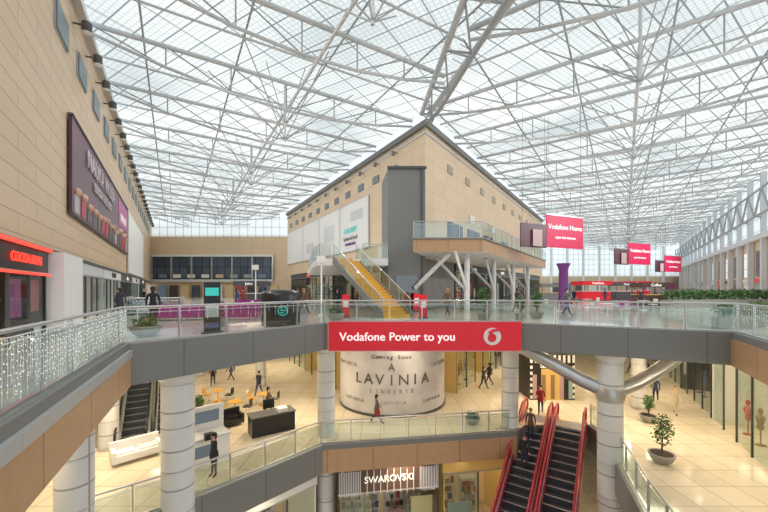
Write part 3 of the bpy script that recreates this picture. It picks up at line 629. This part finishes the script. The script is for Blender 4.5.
def table(x,y,z,m=WHITE):
    b=B(); b.lathe((x,y,z),[(.25,0),(.25,.03),(.03,.05),(.03,.72),(.4,.73),(.4,.76)],m,16)
    b.done('cafe_table')
def chair(x,y,z,rot,m):
    b=B();cs,sn=math.cos(rot),math.sin(rot); T=lambda a,c:(x+a*cs-c*sn,y+a*sn+c*cs)
    for a in(-.2,.2):
        for c in(-.2,.2): b.tube((*T(a,c),z),(*T(a*.9,c*.9),z+.45),.018,STEEL,5)
    b.box((x,y,z+.44),(.44,.44,.05),m,rot); q=T(0,.2); b.box((*q,z+.55),(.42,.04,.35),m,rot)
    for a in(-.18,.18): b.tube((*T(a,.2),z+.48),(*T(a,.2),z+.6),.015,STEEL,5)
    b.done('cafe_chair')
for tx,ty in((-9.3,22.2),(-6.5,21.8),(-7.2,28),(-5.9,17.8),(13,26),(18,31),(14,22),(20,27)):
    table(tx,ty,L2); chair(tx-.75,ty,L2,math.pi/2,random.choice([MAG,WHITE,MGREY])); chair(tx+.75,ty,L2,-math.pi/2,random.choice([MAG,WHITE,BLACK]))
for tx,ty in((-8.9,20.9),(-7.7,22.4),(-11,23.2)):
    table(tx,ty,L1,YEL); chair(tx-.75,ty,L1,math.pi/2,YEL); chair(tx+.75,ty,L1,-math.pi/2,BLACK)
b=B(); b.box((-7.9,15.2,L1),(2.0,.9,1.05),WHITE,.75); b.box((-7.9,15.2,L1+1.05),(2.1,1.0,.06),LGREY,.75); b.box((-8.3,15.9,L1),(1.9,.12,2.1),WHITE,.75); b.box((-8.2,15.8,L1+1.4),(1.4,.06,.5),ads[2],.75)
b.box((-7.4,14.8,L1+1.1),(.35,.25,.25),BLACK,.75); b.box((-7.75,14.75,L1+.3),(1.2,.04,.5),ads[2],.75); b.done('promo_stand')
b=B(); b.box((-5.9,18.4,L1),(2.2,.9,.95),BLACK,.6); b.box((-5.9,18.4,L1+.95),(2.3,1.0,.05),DGREY,.6); b.box((-6.3,19.1,L1+.95),(.6,.1,.5),BLACK,.6); b.box((-5.4,18.5,L1+1.0),(.5,.4,.2),WHITE,.6); b.done('display_counter')
sofa(-8.6,18.9,L1,1.8,.8,BLACK); sofa(-10.9,15.4,L1,1.8,.8,WHITE)
b=B(); x0,y0=11.3,23.6
b.box((x0,y0+1,L1),(3.0,2.2,3.0),BLACK)
for i in range(10): b.box((x0-1.42+i*.316,y0-.12,L1+2.5),(.15,.04,.5),WHITE)
b.box((x0,y0-.13,L1),(1.5,.04,2.1),GOLD)
for i in range(5): b.box((x0-1.2+i*.6,y0-.15,L1+.1),(.25,.08,1.6),random.choice(items))
for sx in(-1.42,1.42):
    for k in range(6): b.box((x0+sx,y0-.13,L1+.1+k*.4),(.15,.04,.2),WHITE)
o=b.done('perfume_shop'); text(o,'SEPHORA',.4,(x0,y0-.17,L1+2.3),(0,-1),TXT)
b=B(); b.lathe((16.5,32.2,L2),[(.5,0),(.42,1.2),(.38,3.4),(.6,4.0)],PURP,20); b.done('purple_column')
for x,y in((2.2,19.6),(2.35,25.3),(-2.2,20.2)):
    b=B(); b.box((x,y,L2),(.5,.35,.08),DGREY); b.box((x,y,L2+.08),(.42,.12,1.25),RED); b.box((x,y-.07,L2+.6),(.3,.02,.4),WHITE); b.done('poster_stand')
for x,y in((-3.9,21.8),(-11,30)):
    b=B(); b.lathe((x,y,L2),[(.2,0),(.2,.05),(.05,.1),(.05,3.4)],WHITE,12); b.box((x,y-.1,L2+3.3),(.5,.3,.4),WHITE); b.done('lamp_post')
# ---------------------------------------------------------------- people
def person(x,y,z,head,coat,legs,hair,pose='walk',hgt=1.68,arm=0,bag=None):
    k=hgt/1.75; st={'walk':.24,'stand':.03}[pose]
    V=[];E=[];R=[]
    def v(c,r,pa=None):
        V.append(c);R.append(r)
        if pa is not None:E.append((pa,len(V)-1))
        return len(V)-1
    pe=v((0,0,.95),.14); wa=v((0,.0,1.10),.125,pe); ch=v((0,.0,1.29),.15,wa); uc=v((0,0,1.41),.11,ch); ne_=v((0,.0,1.50),.055,uc); hb=v((0,.02,1.57),.075,ne_); hm_=v((0,.02,1.65),.092,hb); v((0,.01,1.73),.06,hm_)
    for s in(-1,1):
        hp=v((s*.09,0,.88),.10,pe); kn=v((s*.095,s*st*.55+.03*(st>.1),.49),.062,hp); an=v((s*.095,s*st*1.25-(.08 if s<0 and st>.1 else 0),.09 if s>0 or st<.1 else .14),.042,kn)
        v((s*.10,s*st*1.25+.15-(.06 if s<0 and st>.1 else 0),.045),.038,an)
        sh=v((s*.175,0,1.41),.068,uc); el=v((s*.235,-s*st*.55,1.15),.048,sh)
        if arm and s>0: wr=v((.17,.22,1.12),.034,el); dr=Vector((-.3,.9,.1))
        else: wr=v((s*.245,-s*st*.9+.06,.90),.034,el); dr=Vector((0,.12,-1))
        dr.normalize(); w0=Vector(V[wr]); pl=v(tuple(w0+dr*.07),.036,wr)
        for f in range(4):
            o=Vector((0,(f-1.5)*.022,0)); ln=[.06,.075,.07,.055][f]
            f1=v(tuple(w0+dr*(.07+ln*.6)+o),.010,pl); v(tuple(w0+dr*(.07+ln*1.1)+o+Vector((-s*.015,0,0))),.008,f1)
        t1=v(tuple(w0+dr*.05+Vector((-s*.01,.05,0))),.011,pl); v(tuple(w0+dr*.085+Vector((-s*.02,.062,0))),.009,t1)
    me=bpy.data.meshes.new('t'); me.from_pydata(V,E,[]); ob=bpy.data.objects.new('t',me); scene.collection.objects.link(ob)
    ob.modifiers.new('s','SKIN'); sub=ob.modifiers.new('u','SUBSURF'); sub.levels=1; sub.render_levels=1
    for i,sv in enumerate(me.skin_vertices[0].data): sv.radius=(R[i],R[i]*(.8 if i in(0,1,2,3) else 1)); sv.use_root=(i==0)
    dg=bpy.context.evaluated_depsgraph_get(); m2=bpy.data.meshes.new_from_object(ob.evaluated_get(dg)); bpy.data.objects.remove(ob)
    m2.materials.clear()
    for mm in(coat,legs,SKIN,BLACK): m2.materials.append(mm)
    for p in m2.polygons:
        c=p.center; p.use_smooth=True
        if c.z>1.49: i=2
        elif c.z<.12: i=3
        elif abs(c.x)>.19 and c.z<.89: i=2
        elif arm and c.y>.2 and c.z>1.0: i=2
        elif c.z<.80: i=1
        else: i=0
        p.material_index=i
    body=bpy.data.objects.new('person',m2); scene.collection.objects.link(body)
    b=B(); b.sphere((0,-.012,1.685),.104,hair,(1,1.05,1.0)); b.sphere((0,-.05,1.60),.085,hair,(1,.8,1.3)); b.done('hair',body)
    b=B()
    for s in(-1,1): b.sphere((s*.035,.105,1.655),.013,WHITE,n=6); b.sphere((s*.035,.115,1.655),.007,BLACK,n=6); b.sphere((s*.095,.02,1.645),.025,SKIN,(.4,.8,1.2),6)
    b.sphere((0,.118,1.63),.016,SKIN,(.8,1,1.4),6); b.sphere((0,.10,1.595),.022,RB,(1,.4,.3),6); b.done('face',body)
    b=B(); b.lathe((0,0,.78),[(.17,0),(.165,.15),(.15,.25)],coat,14); b.done('coat_hem',body)
    if bag: b=B(); b.box((.27,0,.62),(.1,.3,.28),bag); b.tube((.27,-.1,.9),(.27,0,1.0),.012,bag,5); b.tube((.27,.1,.9),(.27,0,1.0),.012,bag,5); b.done('handbag',body)
    body.location=(x,y,z); body.rotation_euler=(0,0,head); body.scale=(k,k,k); return body
K=[mat('coat_%d'%i,c,.8) for i,c in enumerate([(.02,.02,.025),(.05,.05,.07),(.55,.46,.33),(.35,.03,.03),(.05,.08,.16),(.12,.12,.12),(.14,.08,.05),(.5,.5,.5)])]
J=mat('jeans',(.04,.05,.09),.8); HB1=mat('hair_dark',(.025,.015,.01),.6); HB2=mat('hair_blond',(.35,.2,.08),.6)
person(-.4,19.35,L1,-1.4,K[5],J,HB1,'walk',1.6,1,K[3])
person(-9.9,15.0,L2,.5,K[0],K[0],HB1,'stand',1.75); person(-14.6,19.4,L2,.6,K[1],J,HB1); person(-17.9,23.6,L2,2.6,K[4],J,HB1); person(-19.6,28.6,L2,2.8,K[0],J,HB2)
person(-3.0,22.9,L2,1,K[0],J,HB1); person(9.2,24.2,L2,-1,K[1],J,HB1); person(3.9,21.5,L2,.4,K[6],J,HB2)
for x,y,c in((-15.5,31,0),(-13.5,33.5,3),(-17.5,36,1),(-12.3,29.3,4),(-5.4,23.6,6),(11.5,22,5),(22,30,1),(24,38,1),(19,35,0),(31,40,4)): person(x,y,L2,random.uniform(0,6),K[c],J,random.choice([HB1,HB2]))
for x,y,c in((-13.2,27,0),(-12.4,28.4,4),(-14.2,25.2,5),(8.2,27.3,0),(7.4,26.0,1),(-11.8,19.4,3),(-12.6,22,0),(-6.8,20.6,6),(-8.8,24.6,1),(14.6,27,0),(15.4,29.6,3),(12.6,26.9,1),(23.6,33,0),(16.6,24.6,0),(19.4,29.4,5),(14.2,21.6,1),(21.6,30.6,6)): person(x,y,L1,random.uniform(0,6),K[c],J,random.choice([HB1,HB2]))
person(9.35,20.9,L1,2.7,K[3],J,HB1,'walk',1.7,1); person(17.3,20.8,L1,2.9,K[2],K[2],HB2,'walk',1.68); person(20.4,27,L1,-.6,K[0],J,HB1); person(19.2,26.0,L1,-.6,K[1],J,HB1); person(18.0,23.2,L1,2.4,K[4],J,HB1)
person(-6.75,13.9,L1,2.4,K[0],K[0],HB1,'stand',1.72)
for s,cc,hh in((2.6,0,HB1),(1.2,6,HB2)):
    q=c0-ne*.84+Vector(de).normalized()*s; person(q.x,q.y,L1-(int(s/.4)+.6)*.4*.577+.01,2.6,K[cc],J,hh,'stand',1.68)
# ---------------------------------------------------------------- lights
def area(x,y,z,sx,e,col=(1,.80,.55)):
    l=bpy.data.lights.new('ceiling_light','AREA'); l.energy=e; l.size=sx; l.color=col; o=bpy.data.objects.new('ceiling_light',l); o.location=(x,y,z); scene.collection.objects.link(o)
for x,y in((-5.5,20),(1.5,18.6),(9.5,22.5),(14.5,18),(-12,15),(18,26),(-14,24),(-11,33),(12,31),(14,11),(-10,9)): area(x,y,L2-1.3,2.5,250 if y!=18.6 else 110)
for x,y in((1,17.0),(10.8,16.8),(-5.8,15.3),(5,20.5)): area(x,y,L1-1.4,1.5,90)
for x,y in((12,32),(5,21.9)): area(x,y,BZ-1.1,2,70)
def flood(p,z,aim,e):  # strong spots added to brighten walls and floors
    l=bpy.data.lights.new('floodlight_fill','SPOT'); l.energy=e; l.spot_size=math.radians(140); l.spot_blend=.8; l.shadow_soft_size=.35; l.color=(1,.97,.93)
    o=bpy.data.objects.new('floodlight_fill',l); o.location=(p[0],p[1],z); o.rotation_euler=(Vector(aim)-o.location).to_track_quat('-Z','Y').to_euler(); scene.collection.objects.link(o)
for Y in(6,16,28,42): p=LW(Y,.9); q=LW(Y,16); flood(p,EYE+11.4,(q.x,q.y,EYE-1),1900)
for Y in(32,44,58): p=BL(Y,1.0); q=BL(Y,16); flood(p,EYE+11.4,(q.x,q.y,EYE-1),1800); p=BR(Y,1.0); q=BR(Y,16); flood(p,EYE+11.4,(q.x,q.y,EYE-1),2000)  # right-face spots are added fill, no lamp fittings on that face
for Y in(8,22,38,56): p=RW(Y,1.8); q=RW(Y,20); flood(p,EYE+9,(q.x,q.y,EYE+1),3200)  # added fill along the right wall, which has no lamps of its own
w=bpy.data.worlds.new('sky'); scene.world=w; w.use_nodes=True; bg=w.node_tree.nodes['Background']; bg.inputs[0].default_value=(.85,.92,1,1); bg.inputs[1].default_value=1.0
# ---------------------------------------------------------------- camera
cam=bpy.data.cameras.new('camera'); co=bpy.data.objects.new('camera',cam); scene.collection.objects.link(co); co.location=(0,0,EYE); co.rotation_euler=(math.pi/2,0,0)
cam.sensor_width=36; cam.lens=350/768*36; cam.shift_y=(289-256)/768; cam.clip_end=400; scene.camera=co
